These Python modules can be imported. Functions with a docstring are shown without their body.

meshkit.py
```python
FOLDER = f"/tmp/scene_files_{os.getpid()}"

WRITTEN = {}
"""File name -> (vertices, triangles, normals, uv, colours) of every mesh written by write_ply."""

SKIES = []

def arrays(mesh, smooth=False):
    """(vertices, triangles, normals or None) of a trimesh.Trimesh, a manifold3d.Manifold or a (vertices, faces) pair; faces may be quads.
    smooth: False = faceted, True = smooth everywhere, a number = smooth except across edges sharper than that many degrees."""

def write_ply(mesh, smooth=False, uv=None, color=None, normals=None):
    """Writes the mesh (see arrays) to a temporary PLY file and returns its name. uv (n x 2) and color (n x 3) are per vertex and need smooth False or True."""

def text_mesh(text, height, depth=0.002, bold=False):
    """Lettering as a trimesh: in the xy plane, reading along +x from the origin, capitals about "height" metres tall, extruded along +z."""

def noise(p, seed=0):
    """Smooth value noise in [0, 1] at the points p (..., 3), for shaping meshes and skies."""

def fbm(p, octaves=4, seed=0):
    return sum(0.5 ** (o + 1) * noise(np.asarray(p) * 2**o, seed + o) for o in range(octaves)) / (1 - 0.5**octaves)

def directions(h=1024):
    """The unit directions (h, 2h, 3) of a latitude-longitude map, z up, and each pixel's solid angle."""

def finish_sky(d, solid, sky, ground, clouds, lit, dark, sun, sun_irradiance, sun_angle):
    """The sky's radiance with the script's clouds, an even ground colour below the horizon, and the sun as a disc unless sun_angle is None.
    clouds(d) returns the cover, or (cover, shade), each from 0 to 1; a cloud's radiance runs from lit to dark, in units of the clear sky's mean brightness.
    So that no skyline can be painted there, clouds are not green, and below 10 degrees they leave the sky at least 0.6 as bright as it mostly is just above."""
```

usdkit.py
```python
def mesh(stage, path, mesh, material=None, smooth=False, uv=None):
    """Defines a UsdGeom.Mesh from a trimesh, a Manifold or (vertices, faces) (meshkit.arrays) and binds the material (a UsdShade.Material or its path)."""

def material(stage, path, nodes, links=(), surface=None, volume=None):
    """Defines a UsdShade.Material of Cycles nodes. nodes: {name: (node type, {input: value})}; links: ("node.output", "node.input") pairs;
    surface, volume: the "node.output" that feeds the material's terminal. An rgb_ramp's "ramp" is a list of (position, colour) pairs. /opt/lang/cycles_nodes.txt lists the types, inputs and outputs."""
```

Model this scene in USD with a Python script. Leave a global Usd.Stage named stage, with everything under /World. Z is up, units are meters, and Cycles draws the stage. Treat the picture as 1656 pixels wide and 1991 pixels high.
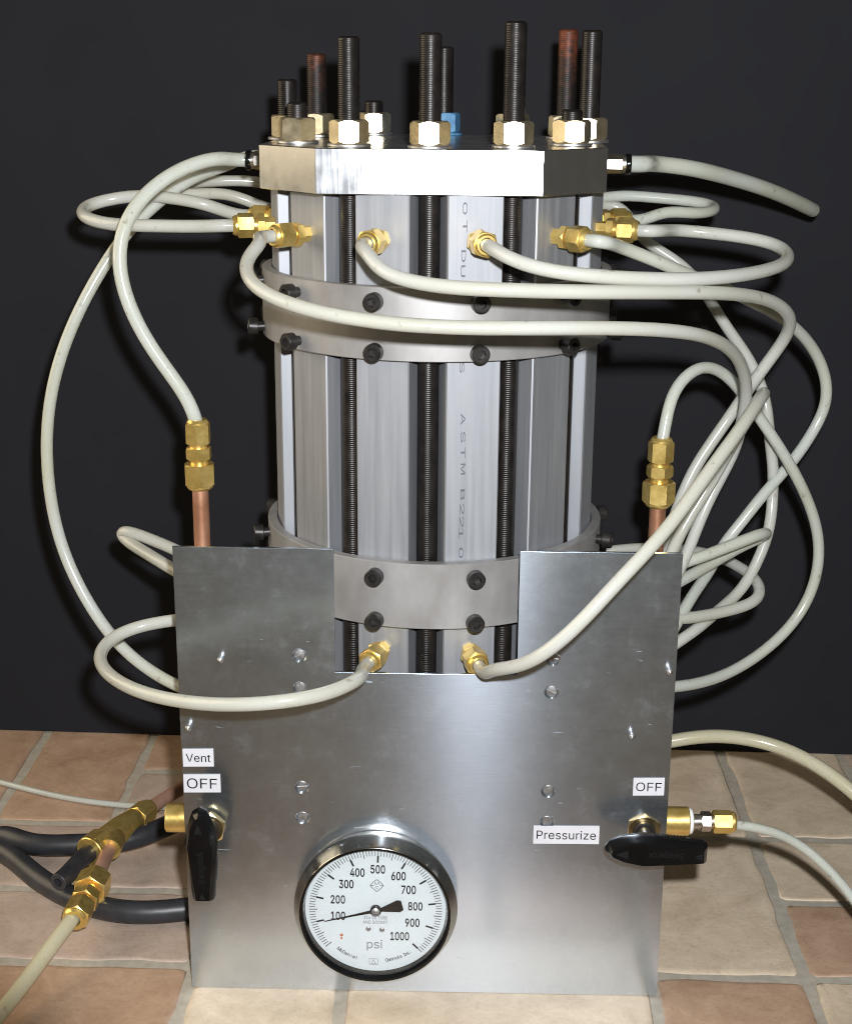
import math, random
import numpy as np, trimesh, manifold3d as m3, usdkit, meshkit
from pxr import Usd, UsdGeom, UsdLux, UsdShade, Gf, Sdf

random.seed(7); rng = np.random.default_rng(7)
PI = math.pi
stage = Usd.Stage.CreateInMemory()
UsdGeom.SetStageUpAxis(stage, UsdGeom.Tokens.z)
UsdGeom.SetStageMetersPerUnit(stage, 1.0)
UsdGeom.Xform.Define(stage, '/World')

# ------------------------------------------------------------------ camera
EYE = np.array([-0.0008, -1.0187, 0.7129]); PITCH, ROLL = 0.2924, 0.0072
fwd = np.array([0, math.cos(PITCH), -math.sin(PITCH)]); rt0 = np.array([1., 0, 0]); up0 = np.cross(rt0, fwd)
RT = math.cos(ROLL) * rt0 + math.sin(ROLL) * up0; UP = -math.sin(ROLL) * rt0 + math.cos(ROLL) * up0
cam = UsdGeom.Camera.Define(stage, '/World/camera')
def frame(right, up, back, at):
    return Gf.Matrix4d(*[float(v) for row in ((*right, 0), (*up, 0), (*back, 0), (*at, 1)) for v in row])
cam.AddTransformOp().Set(frame(RT, UP, -fwd, EYE))
cam.CreateHorizontalApertureAttr(36.0); cam.CreateVerticalApertureAttr(36.0 * 1024 / 851)
cam.CreateFocalLengthAttr(36.0 * 2833.8 / 1656); cam.CreateClippingRangeAttr(Gf.Vec2f(0.01, 100))
cam.CreateExposureAttr(0.0)

# ------------------------------------------------------------------ light: a camera flash just above the lens, a dim room
M = {}
def mat(name, nodes, links=(), surface='p.BSDF'):
    M[name] = usdkit.material(stage, '/World/Looks/' + name, nodes, links, surface=surface); return M[name]

mat('dim_room', {'b': ('background_shader', {'color': (1.0, 0.90, 0.70), 'strength': 0.075})}, (), 'b.background')
dome = UsdLux.DomeLight.Define(stage, '/World/room_light')
UsdShade.MaterialBindingAPI.Apply(dome.GetPrim()).Bind(M['dim_room'])

def rect_light(name, at, aim, w, h, power, color):
    at, aim = np.array(at, float), np.array(aim, float)
    back = (at - aim) / np.linalg.norm(at - aim); r = np.cross([0, 0, 1.], back); r /= np.linalg.norm(r); u = np.cross(back, r)
    L = UsdLux.RectLight.Define(stage, '/World/' + name)
    L.AddTransformOp().Set(frame(r, u, back, at))
    L.CreateWidthAttr(w); L.CreateHeightAttr(h); L.CreateNormalizeAttr(True)
    L.CreateIntensityAttr(power); L.CreateColorAttr(Gf.Vec3f(*color))
flash = UsdLux.SphereLight.Define(stage, '/World/flash_lamp')      # its reflector throws a beam about as wide as the lens sees
flash.AddTransformOp().Set(frame(RT, UP, -fwd, EYE + RT * 0.036 + UP * 0.066 + fwd * 0.01))
flash.CreateRadiusAttr(0.014); flash.CreateNormalizeAttr(True); flash.CreateIntensityAttr(27.0); flash.CreateColorAttr(Gf.Vec3f(0.97, 0.985, 1.0))
cone = UsdLux.ShapingAPI.Apply(flash.GetPrim()); cone.CreateShapingConeAngleAttr(28.5); cone.CreateShapingConeSoftnessAttr(0.25)
rect_light('room_lamp', (-2.3, 0.25, 1.35), (0, 0.1, 0.4), 2.2, 1.7, 12.5, (1.0, 0.82, 0.56))

# ------------------------------------------------------------------ scene helpers
taken = {}
def numbered(parent, name):
    k = taken.get((parent, name), 0); taken[(parent, name)] = k + 1
    return f'{parent}/{name}' + (f'_{k:03d}' if k else '')
def tag(prim, label=None, cat=None, group=None, kind=None):
    for k, v in (('label', label), ('category', cat), ('group', group), ('kind', kind)):
        if v: prim.SetCustomDataByKey(k, v)
    return prim
def thing(name, label=None, cat=None, at=(0, 0, 0), rz=0.0, group=None, kind=None):
    x = UsdGeom.Xform.Define(stage, numbered('/World', name))
    x.AddTranslateOp().Set(Gf.Vec3d(*map(float, at)))
    if rz: x.AddRotateZOp().Set(math.degrees(rz))
    return tag(x.GetPrim(), label, cat, group, kind)
def part(parent, name, mesh, m, smooth=32, label=None, kind=None):
    path = str(parent.GetPath()) if hasattr(parent, 'GetPath') else parent
    g = usdkit.mesh(stage, numbered(path, name), mesh, M[m], smooth=smooth)
    return tag(g.GetPrim(), label, kind=kind)
def tm(m):
    if isinstance(m, trimesh.Trimesh): return m
    k = m.to_mesh(); return trimesh.Trimesh(k.vert_properties[:, :3], k.tri_verts, process=False)
def moved(m, T):
    m = tm(m).copy(); m.apply_transform(T); return m
def cat(*ms): return trimesh.util.concatenate([tm(m) for m in ms])
def to_dir(d, at=(0, 0, 0), spin=0.0):
    """4x4 that takes local z to direction d and the origin to at; local x stays as level as it can."""
    z = np.array(d, float); z /= np.linalg.norm(z)
    x = np.cross([0, 0, 1.], z)
    if np.linalg.norm(x) < 1e-6: x = np.array([1., 0, 0])
    x /= np.linalg.norm(x); y = np.cross(z, x)
    c, s = math.cos(spin), math.sin(spin)
    T = np.eye(4); T[:3, 0] = c * x + s * y; T[:3, 1] = -s * x + c * y; T[:3, 2] = z; T[:3, 3] = at
    return T
def shift(x, y, z): return trimesh.transformations.translation_matrix([x, y, z])
def lathe(profile, n=40):
    return trimesh.creation.revolve(np.array(profile, float), sections=n)
def cyl(r, z0, z1, n=32, ch=0.0):
    p = [(0, z0), (r - ch, z0), (r, z0 + ch), (r, z1 - ch), (r - ch, z1), (0, z1)] if ch else [(0, z0), (r, z0), (r, z1), (0, z1)]
    return lathe(p, n)
def hexa(af, h, hole=0.0, ch=0.0009, both=True, z0=0.0):
    """A hexagon (across flats af) with the turned corners of a real nut; a vertex lies along +x."""
    R = af / math.sqrt(3)
    prism = m3.Manifold.cylinder(h, R, R, 6)
    rin = af / 2 * 0.985
    p = [(0, 0), (rin if both else R + .001, 0), (R + .0003, ch * 1.25 if both else 0), (R + .0003, h - ch * 1.25), (rin, h), (0, h)]
    cone = m3.CrossSection([p]).revolve(36)
    n = prism ^ cone
    if hole: n = n - m3.Manifold.cylinder(h + .02, hole, hole, 28).translate((0, 0, -.01))
    return tm(n.translate((0, 0, z0)))
def prism(poly, h, ch=0.0):
    """Polygon extruded along z; its top and bottom edges chamfered by ch."""
    if not ch: return tm(m3.CrossSection([poly]).extrude(h))
    inner = m3.CrossSection([poly]).offset(-ch, m3.JoinType.Miter)
    full = m3.CrossSection([poly])
    a = inner.extrude(h); b = full.extrude(h - 2 * ch).translate((0, 0, ch))
    if len(full.decompose()) == 1:
        return tm(m3.Manifold.batch_hull([a, b])) if convex(poly) else tm(a + b)
    return tm(a + b)
def convex(p):
    p = np.array(p); e = np.roll(p, -1, 0) - p; f = np.roll(e, -1, 0)
    return bool(np.all(e[:, 0] * f[:, 1] - e[:, 1] * f[:, 0] > -1e-12))
def block(x0, x1, y0, y1, z0, z1, ch=0.0):
    return moved(prism([(x0, y0), (x1, y0), (x1, y1), (x0, y1)], z1 - z0, ch), shift(0, 0, z0))
def smooth_path(P, step=0.004):
    from scipy.interpolate import CubicSpline
    P = np.array(P, float); d = np.r_[0, np.cumsum(np.linalg.norm(np.diff(P, axis=0), axis=1) ** 0.75)]
    s = CubicSpline(d, P)
    t = np.linspace(0, d[-1], 600); Q = s(t); L = np.r_[0, np.cumsum(np.linalg.norm(np.diff(Q, axis=0), axis=1))]
    from scipy.ndimage import gaussian_filter1d
    m = max(12, int(L[-1] / .0015)); Q = s(np.interp(np.linspace(0, L[-1], m), L, t))
    k = min(m - 1, 26); pad = np.vstack([2 * Q[0] - Q[k:0:-1], Q, 2 * Q[-1] - Q[-2:-k - 2:-1]])    # fair the curve, ends kept
    Q = gaussian_filter1d(pad, 6.5, axis=0)[k:-k]
    return Q[np.unique(np.linspace(0, m - 1, max(8, int(L[-1] / step))).astype(int))]
def tube(P, r, n=18, bore=0.6, spline=True):
    Q = smooth_path(P) if spline else np.array(P, float)
    t = np.gradient(Q, axis=0); t /= np.linalg.norm(t, axis=1, keepdims=True)
    a = np.cross(t[0], [0.3, 0.5, 0.8]); a /= np.linalg.norm(a); rings = []
    th = np.linspace(0, 2 * PI, n, endpoint=False)
    for q, d in zip(Q, t):
        a = a - d * (a @ d); a /= np.linalg.norm(a); b = np.cross(d, a)
        rings.append((q, a.copy(), b))
    def ring(k, rr): q, a, b = rings[k]; return q + rr * (np.cos(th)[:, None] * a + np.sin(th)[:, None] * b)
    dr = np.array([t[0], t[-1]])
    layers = [ring(0, r * bore) + t[0] * r * 1.5, ring(0, r * bore), ring(0, r * .96)] + [ring(k, r) for k in range(len(Q))] + [ring(-1, r * .96) + t[-1] * r * .04, ring(-1, r * bore) + t[-1] * r * .04, ring(-1, r * bore) - t[-1] * r * 1.5]
    V = np.vstack(layers); F = []
    i = np.arange(n); j = (i + 1) % n
    for k in range(len(layers) - 1):
        o, p = k * n, (k + 1) * n
        F += [np.c_[o + i, o + j, p + j], np.c_[o + i, p + j, p + i]]
    m = len(layers) - 1
    F += [np.c_[np.full(n - 2, 0), i[2:], i[1:-1]], np.c_[np.full(n - 2, m * n), m * n + i[1:-1], m * n + i[2:]]]
    return trimesh.Trimesh(V, np.vstack(F), process=False)
def thread(r, z0, z1, pitch=0.0015, depth=0.0008, n=20, tip=0.0015):
    """A threaded rod with a true helix; the ends are turned down."""
    nz = int((z1 - z0) / pitch * 3) + 1
    z = np.linspace(z0, z1, nz); th = np.arange(n) / n * 2 * PI
    ph = ((z[:, None] / pitch + th[None] / (2 * PI)) % 1.0)
    R = r - depth * np.abs(2 * ph - 1) ** 0.8
    R = np.minimum(R, (r - .0022) + np.minimum((z1 - z), (z - z0))[:, None] * 1.2)
    V = np.stack([R * np.cos(th), R * np.sin(th), np.repeat(z[:, None], n, 1)], -1).reshape(-1, 3)
    i = np.arange(n); j = (i + 1) % n; k = np.arange(nz - 1)[:, None] * n
    F = np.vstack([np.stack([k + i, k + j, k + n + j], -1).reshape(-1, 3), np.stack([k + i, k + n + j, k + n + i], -1).reshape(-1, 3)])
    c = (nz - 1) * n; V = np.vstack([V, [[0, 0, z1], [0, 0, z0]]]); a = len(V) - 2
    F = np.vstack([F, np.c_[c + i, c + j, np.full(n, a)], np.c_[j, i, np.full(n, a + 1)]])
    return trimesh.Trimesh(V, F, process=False)
def lettering(text, cap, width=None, depth=0.00025, center=True, bold=False):
    m = meshkit.text_mesh(text, cap, depth, bold)
    b = m.bounds; sx = 1.0 if width is None else width / (b[1, 0] - b[0, 0])
    m.apply_translation([-b[0, 0], 0, 0]); m.apply_scale([sx, 1, 1])
    if center: m.apply_translation([-(b[1, 0] - b[0, 0]) * sx / 2, -cap / 2, 0])
    return m

# ------------------------------------------------------------------ materials
OBJ = ('texture_coordinate', {})
def metal(name, c1, c2, r1, r2, scale=(60, 60, 60), bump=0.0, metallic=1.0, detail=3.0, coat=0.0, fine=None, aniso=None, lo=.3, hi=.7):
    """Metal whose colour and roughness wander with a noise stretched by scale; bump in metres."""
    n = {'t': OBJ, 'm': ('mapping', {'scale': scale}), 'n': ('noise_texture', {'scale': 1.0, 'detail': detail, 'roughness': .6}),
         'c': ('rgb_ramp', {'ramp': [(lo, c1), (hi, c2)]}), 'r': ('map_range', {'from_min': .25, 'from_max': .75, 'to_min': r1, 'to_max': r2, 'clamp': True}),
         'p': ('principled_bsdf', {'metallic': metallic, 'coat_weight': coat})}
    l = [('t.object', 'm.vector'), ('m.vector', 'n.vector'), ('n.fac', 'c.fac'), ('n.fac', 'r.value'), ('c.color', 'p.base_color'), ('r.result', 'p.roughness')]
    if bump:
        n['b'] = ('bump', {'strength': 1.0, 'distance': bump}); l += [('n.fac', 'b.height'), ('b.normal', 'p.normal')]
        if fine:
            n['m2'] = ('mapping', {'scale': fine}); n['n2'] = ('noise_texture', {'scale': 1.0, 'detail': 2.0})
            l += [('t.object', 'm2.vector'), ('m2.vector', 'n2.vector'), ('n2.fac', 'b.height')]
            l.remove(('n.fac', 'b.height'))
    if aniso:
        n['k'] = ('combine_xyz', {'x': aniso[1][0], 'y': aniso[1][1], 'z': aniso[1][2]}); n['p'][1]['anisotropic'] = aniso[0]
        l.append(('k.vector', 'p.tangent'))
    return mat(name, n, l)

metal('extruded_aluminium', (.33, .345, .375), (.40, .41, .435), .58, .66, (240, 240, 9), .00003, metallic=.86, fine=(1500, 1500, 14))
metal('machined_aluminium', (.36, .36, .37), (.64, .64, .64), .21, .27, (700, 700, 40), .00003, metallic=1.0, fine=(420, 420, 20))
metal('rolled_steel', (.29, .28, .275), (.39, .385, .385), .48, .60, (34, 34, 20), .00003, metallic=.58, detail=5)
mat('sheet_aluminium', {'t': OBJ, 'm': ('mapping', {'scale': (25, 25, 1500)}), 'n': ('noise_texture', {'scale': 1.0, 'detail': 2.0}), 'b': ('bump', {'strength': 1.0, 'distance': .00003}),
    'n2': ('noise_texture', {'scale': 34, 'detail': 8, 'roughness': .70}), 'c': ('rgb_ramp', {'ramp': [(.3, (.50, .545, .585)), (.7, (.58, .625, .66))]}), 'r': ('map_range', {'from_min': .35, 'from_max': .75, 'to_min': .20, 'to_max': .29, 'clamp': True}),
    'm3': ('mapping', {'scale': (55, 55, 300), 'rotation': (0, -.42, 0)}), 'n3': ('noise_texture', {'scale': 1.0, 'detail': 1.5, 'distortion': .6}), 'sc': ('map_range', {'from_min': .735, 'from_max': .78, 'to_min': 0, 'to_max': .6, 'clamp': True}),
    'sm': ('map_range', {'from_min': .56, 'from_max': .78, 'to_min': 0, 'to_max': .09, 'clamp': True}), 'gr': ('math', {'math_type': 'multiply_add', 'value2': .092, 'value3': .0}),
    'k': ('combine_xyz', {'z': 1.0}), 'a': ('metallic_bsdf', {'roughness': .24, 'anisotropy': .3, 'edge_tint': (.8, .8, .8)}), 's': ('metallic_bsdf', {'color': (.66, .74, .86), 'roughness': .22, 'anisotropy': 1.0, 'edge_tint': (.8, .8, .8)}),
    'd': ('metallic_bsdf', {'color': (.56, .64, .72), 'roughness': .72, 'edge_tint': (.8, .8, .8)}), 'x1': ('mix_closure', {'fac': .30}), 'x2': ('mix_closure', {'fac': .05}), 'a1': ('math', {'math_type': 'add'}), 'a2': ('math', {'math_type': 'add'})},
    [('t.object', 'm.vector'), ('m.vector', 'n.vector'), ('n.fac', 'b.height'), ('t.object', 'n2.vector'), ('n2.fac', 'c.fac'), ('c.color', 'a.color'), ('n2.fac', 'r.value'), ('r.result', 'a.roughness'),
     ('t.object', 'm3.vector'), ('m3.vector', 'n3.vector'), ('n3.fac', 'sc.value'), ('n2.fac', 'sm.value'), ('n.fac', 'gr.value1'), ('sc.result', 'a1.value1'), ('gr.value', 'a1.value2'), ('a1.value', 'a2.value1'), ('sm.result', 'a2.value2'), ('a2.value', 'x2.fac'),
     ('k.vector', 'a.tangent'), ('k.vector', 's.tangent'), ('b.normal', 's.normal'), ('a.BSDF', 'x1.closure1'), ('s.BSDF', 'x1.closure2'), ('x1.closure', 'x2.closure1'), ('d.BSDF', 'x2.closure2')], 'x2.closure')
metal('zinc_plate', (.62, .53, .35), (.74, .65, .46), .30, .42, (120, 120, 120), .00002, metallic=.95)
metal('brass', (.82, .57, .16), (.93, .70, .25), .25, .37, (90, 90, 90), .00002, metallic=.86)
metal('pale_brass', (.72, .56, .28), (.82, .66, .36), .22, .34, (90, 90, 90), .00002)
metal('copper', (.50, .235, .135), (.63, .34, .22), .38, .52, (45, 45, 45), .00002, metallic=.8, detail=5)
metal('dull_copper', (.42, .24, .17), (.50, .30, .22), .5, .62, (45, 45, 45), .00002, metallic=.55, detail=5)
metal('black_oxide', (.014, .013, .013), (.035, .031, .029), .30, .46, (110, 110, 110), .00002, metallic=.35)
metal('oiled_rod', (.007, .006, .006), (.019, .015, .013), .30, .42, (130, 130, 70), .00002, metallic=.3)
metal('nickel', (.60, .57, .52), (.70, .67, .62), .24, .34, (90, 90, 90))
metal('chrome', (.46, .45, .43), (.52, .51, .49), .10, .16, (40, 40, 40))
metal('zinc_screw', (.46, .46, .47), (.58, .58, .58), .38, .5, (200, 200, 200))
metal('dark_core', (.05, .05, .05), (.09, .09, .09), .5, .6, (60, 60, 30), metallic=.6)
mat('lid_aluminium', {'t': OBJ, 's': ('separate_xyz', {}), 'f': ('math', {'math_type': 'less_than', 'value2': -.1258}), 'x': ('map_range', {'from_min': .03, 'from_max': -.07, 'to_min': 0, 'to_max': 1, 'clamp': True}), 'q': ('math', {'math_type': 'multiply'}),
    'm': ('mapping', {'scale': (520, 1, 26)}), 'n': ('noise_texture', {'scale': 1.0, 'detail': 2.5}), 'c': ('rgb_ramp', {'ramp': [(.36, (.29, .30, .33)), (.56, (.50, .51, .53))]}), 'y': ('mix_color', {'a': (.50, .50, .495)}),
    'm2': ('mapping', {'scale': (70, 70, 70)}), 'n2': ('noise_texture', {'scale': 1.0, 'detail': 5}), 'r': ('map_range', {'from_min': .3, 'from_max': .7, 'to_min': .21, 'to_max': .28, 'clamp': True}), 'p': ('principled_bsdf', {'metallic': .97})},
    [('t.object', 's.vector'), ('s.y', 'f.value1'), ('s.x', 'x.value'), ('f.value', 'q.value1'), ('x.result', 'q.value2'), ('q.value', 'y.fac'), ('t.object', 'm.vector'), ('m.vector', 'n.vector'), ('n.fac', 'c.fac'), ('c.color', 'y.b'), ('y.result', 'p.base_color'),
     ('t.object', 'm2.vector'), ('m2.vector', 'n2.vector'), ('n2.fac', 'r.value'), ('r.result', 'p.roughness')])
# rods whose ends have rusted
mat('rusty_rod', {'t': OBJ, 's': ('separate_xyz', {}), 'z': ('map_range', {'from_min': .690, 'from_max': .742, 'to_min': 0, 'to_max': .9, 'clamp': True}), 'n': ('noise_texture', {'scale': 190, 'detail': 5}),
    'a': ('math', {'math_type': 'multiply_add', 'value2': 1.6, 'value3': -.8}), 'q': ('math', {'math_type': 'add'}), 'c': ('rgb_ramp', {'ramp': [(.1, (.010, .008, .0075)), (.5, (.035, .015, .010)), (.95, (.13, .036, .016))]}),
    'p': ('principled_bsdf', {'metallic': .3, 'roughness': .5})},
    [('t.object', 's.vector'), ('s.z', 'z.value'), ('t.object', 'n.vector'), ('n.fac', 'a.value1'), ('a.value', 'q.value1'), ('z.result', 'q.value2'), ('q.value', 'c.fac'), ('c.color', 'p.base_color')])
def plain(name, color, rough=.5, c2=None, scale=60, **kw):
    c2 = c2 or color
    mat(name, {'t': OBJ, 'n': ('noise_texture', {'scale': scale, 'detail': 4}), 'c': ('rgb_ramp', {'ramp': [(.3, color), (.7, c2)]}), 'b': ('bump', {'strength': .25, 'distance': .00008}), 'p': ('principled_bsdf', {'roughness': rough, **kw})},
        [('t.object', 'n.vector'), ('n.fac', 'c.fac'), ('c.color', 'p.base_color'), ('n.fac', 'b.height'), ('b.normal', 'p.normal')])
def nylon(name, c1, c2, tr=0.0):
    mat(name, {'t': OBJ, 'n': ('noise_texture', {'scale': 9, 'detail': 3}), 'n2': ('noise_texture', {'scale': 420, 'detail': 2}), 'c': ('rgb_ramp', {'ramp': [(.3, c1), (.7, c2)]}), 'b': ('bump', {'strength': .2, 'distance': .00008}), 'n4': ('noise_texture', {'scale': 130, 'detail': 4}), 'dk': ('map_range', {'from_min': .66, 'from_max': .74, 'to_min': 0, 'to_max': .5, 'clamp': True}), 'y': ('mix_color', {'b': (.16, .12, .08)}),
        'p': ('principled_bsdf', {'roughness': .19, 'subsurface_weight': .35, 'subsurface_scale': .004, 'subsurface_radius': (1, .95, .7), 'ior': 1.5, 'transmission_weight': tr})},
        [('t.object', 'n.vector'), ('t.object', 'n2.vector'), ('n.fac', 'c.fac'), ('t.object', 'n4.vector'), ('n4.fac', 'dk.value'), ('dk.result', 'y.fac'), ('c.color', 'y.a'), ('y.result', 'p.base_color'), ('n2.fac', 'b.height'), ('b.normal', 'p.normal')])
nylon('nylon', (.44, .435, .36), (.51, .52, .475), .10)
nylon('nylon_clear', (.54, .55, .43), (.63, .67, .61), .25)
nylon('nylon_cream', (.43, .40, .27), (.50, .47, .33))
plain('black_plastic', (.003, .003, .0033), .16, (.005, .005, .0055), specular_ior_level=.35)
plain('black_emboss', (.010, .010, .011), .45, specular_ior_level=.2)
plain('black_rubber', (.016, .017, .021), .42, (.028, .029, .034))
plain('paper', (.56, .56, .60), .55, (.60, .60, .63), 40)
plain('ink', (.012, .012, .014), .6)
plain('grey_ink', (.22, .22, .23), .6)
plain('stamp_ink', (.10, .10, .12), .5)
plain('marker', (.03, .028, .035), .5)
plain('dial_white', (.60, .63, .65), .45)
plain('blue_paint', (.03, .13, .30), .4, (.10, .26, .42), 160)
plain('teflon', (.80, .80, .80), .5)
plain('orange_ink', (.45, .14, .06), .6)
plain('backdrop_black', (.0092, .0095, .0132), .8, (.0112, .0115, .0155), 9, specular_ior_level=.25)
plain('grout', (.31, .28, .23), .9, (.40, .365, .305), 120)
mat('gauge_glass', {'f': ('fresnel', {'IOR': 1.35}), 'a': ('transparent_bsdf', {'color': (.97, .98, .98)}), 'g': ('glossy_bsdf', {'roughness': .02, 'color': (1, 1, 1)}), 'x': ('mix_closure', {})},
    [('f.fac', 'x.fac'), ('a.BSDF', 'x.closure1'), ('g.BSDF', 'x.closure2')], 'x.closure')
TILE = {'tile_brown': ((.29, .18, .115), (.50, .345, .245)), 'tile_rose': ((.32, .24, .19), (.47, .375, .31)), 'tile_sand': ((.44, .35, .25), (.66, .55, .42)), 'tile_rust': ((.31, .195, .125), (.48, .335, .235))}
for k, (a, b) in TILE.items():
    mat(k, {'t': OBJ, 'i': ('object_info', {}), 'o': ('vector_math', {'math_type': 'add'}), 'n': ('noise_texture', {'scale': 24, 'detail': 8, 'roughness': .70, 'distortion': .5}), 'n2': ('noise_texture', {'scale': 240, 'detail': 5, 'roughness': .7}),
        'c': ('rgb_ramp', {'ramp': [(.28, a), (.5, tuple((x + y) / 2 for x, y in zip(a, b))), (.72, b)]}), 's': ('rgb_ramp', {'ramp': [(.33, (.74, .72, .70)), (.46, (1, 1, 1)), (.60, (1, 1, 1)), (.75, (1.12, 1.12, 1.10))]}),
        'x': ('mix_color', {'blend_type': 'multiply', 'fac': .6}), 'h': ('math', {'math_type': 'multiply_add', 'value2': .45}), 'b': ('bump', {'strength': .55, 'distance': .0012}), 'r': ('map_range', {'to_min': .42, 'to_max': .62}), 'p': ('principled_bsdf', {'specular_ior_level': .5})},
        [('t.object', 'o.vector1'), ('i.random', 'o.vector2'), ('o.vector', 'n.vector'), ('t.object', 'n2.vector'), ('n.fac', 'c.fac'), ('n2.fac', 's.fac'), ('c.color', 'x.a'), ('s.color', 'x.b'), ('x.result', 'p.base_color'),
         ('n2.fac', 'h.value1'), ('n.fac', 'h.value3'), ('h.value', 'b.height'), ('b.normal', 'p.normal'), ('n.fac', 'r.value'), ('r.result', 'p.roughness')])

# ------------------------------------------------------------------ setting: tiled floor and black backdrop
GR = -0.024                                        # how far the tile grid is turned
floor = thing('floor', kind='structure', at=(0, 0, 0), rz=GR)
part(floor, 'grout_bed', block(-1.5, 1.6, -1.6, 1.2, -.03, -.0016), 'grout', smooth=False)
def tile(u0, u1, v0, v1, m):
    g = .0046; u0 += g; u1 -= g; v0 += g; v1 -= g
    def side(a, b, n): return [a + (b - a) * (np.arange(n) / n)[:, None]][0]
    c = np.array([[u0, v0], [u1, v0], [u1, v1], [u0, v1]]); k = .004
    P = []
    for i in range(4):
        a, b = c[i], c[(i + 1) % 4]; d = (b - a) / np.linalg.norm(b - a)
        n = max(4, int(np.linalg.norm(b - a) / .018)); s = np.linspace(k, np.linalg.norm(b - a) - k, n)
        nrm = np.array([d[1], -d[0]])
        P += [a + d * x + nrm * rng.normal(0, .0010) for x in s]
    P = np.array(P); ctr = P.mean(0); n = len(P)
    def inset(q): v = P - ctr; return ctr + v * (1 - q / np.linalg.norm(v, axis=1, keepdims=True))
    h = rng.normal(0, .00012)
    lay = [np.c_[P, np.full(n, -.02)], np.c_[P, np.full(n, -.0018 + h)], np.c_[inset(.0022), np.full(n, -.0006 + h)], np.c_[inset(.0070), np.full(n, h - .0001)]]
    V = np.vstack(lay + [[[*ctr, h - .0001]]]); F = []; i = np.arange(n); j = (i + 1) % n
    for q in range(3): F += [np.c_[q * n + i, q * n + j, q * n + n + j], np.c_[q * n + i, q * n + n + j, q * n + n + i]]
    F.append(np.c_[3 * n + i, 3 * n + j, np.full(n, 4 * n)])
    V[:, 2] = np.minimum(V[:, 2], 0.0)
    part(floor, 'tile', trimesh.Trimesh(V, np.vstack(F), process=False), m, smooth=50)
U = [-.687, -.561, -.436, -.315, -.192, -.066, .06, .186, .315, .445, .57, .70]
near = [(-.561, -.436, .266, .49, 'tile_rust'), (-.436, -.315, .266, .49, 'tile_brown'), (-.315, -.192, .38, .49, 'tile_brown'), (-.315, -.192, .145, .38, 'tile_rose'),
        (-.561, -.436, .145, .266, 'tile_rose'), (-.436, -.315, .145, .266, 'tile_rose'), (-.561, -.436, .031, .145, 'tile_rust'), (-.436, -.192, .031, .145, 'tile_rose'), (-.561, -.436, -.085, .031, 'tile_sand'), (-.436, -.192, -.085, .031, 'tile_rust'),
        (-.192, -.066, -.085, .031, 'tile_sand'), (-.066, .186, -.085, .031, 'tile_sand'), (.186, .315, -.085, .030, 'tile_rust'),
        (.186, .315, .030, .26, 'tile_sand'), (.186, .315, .26, .49, 'tile_sand'), (.315, .445, .26, .49, 'tile_sand'), (.445, .57, .26, .49, 'tile_rose'), (.315, .57, .146, .26, 'tile_sand'), (.315, .57, .030, .146, 'tile_rust'), (.315, .57, -.085, .030, 'tile_sand')]
for t in near: tile(*t)
for a, b in zip([-.192, -.066, .06], [-.066, .06, .186]):
    for c, d in ((.031, .145), (.145, .266), (.266, .38), (.38, .49)): tile(a, b, c, d, random.choice(list(TILE)))
for a, b in zip(U[:-1], U[1:]):                     # the floor goes on behind the board and towards the camera
    for c, d in ((.49, .605), (.605, .72), (-.2, -.085), (-.315, -.2), (-.43, -.315), (-.545, -.43), (-.66, -.545)):
        tile(a, b, c, d, random.choice(list(TILE)))
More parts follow.
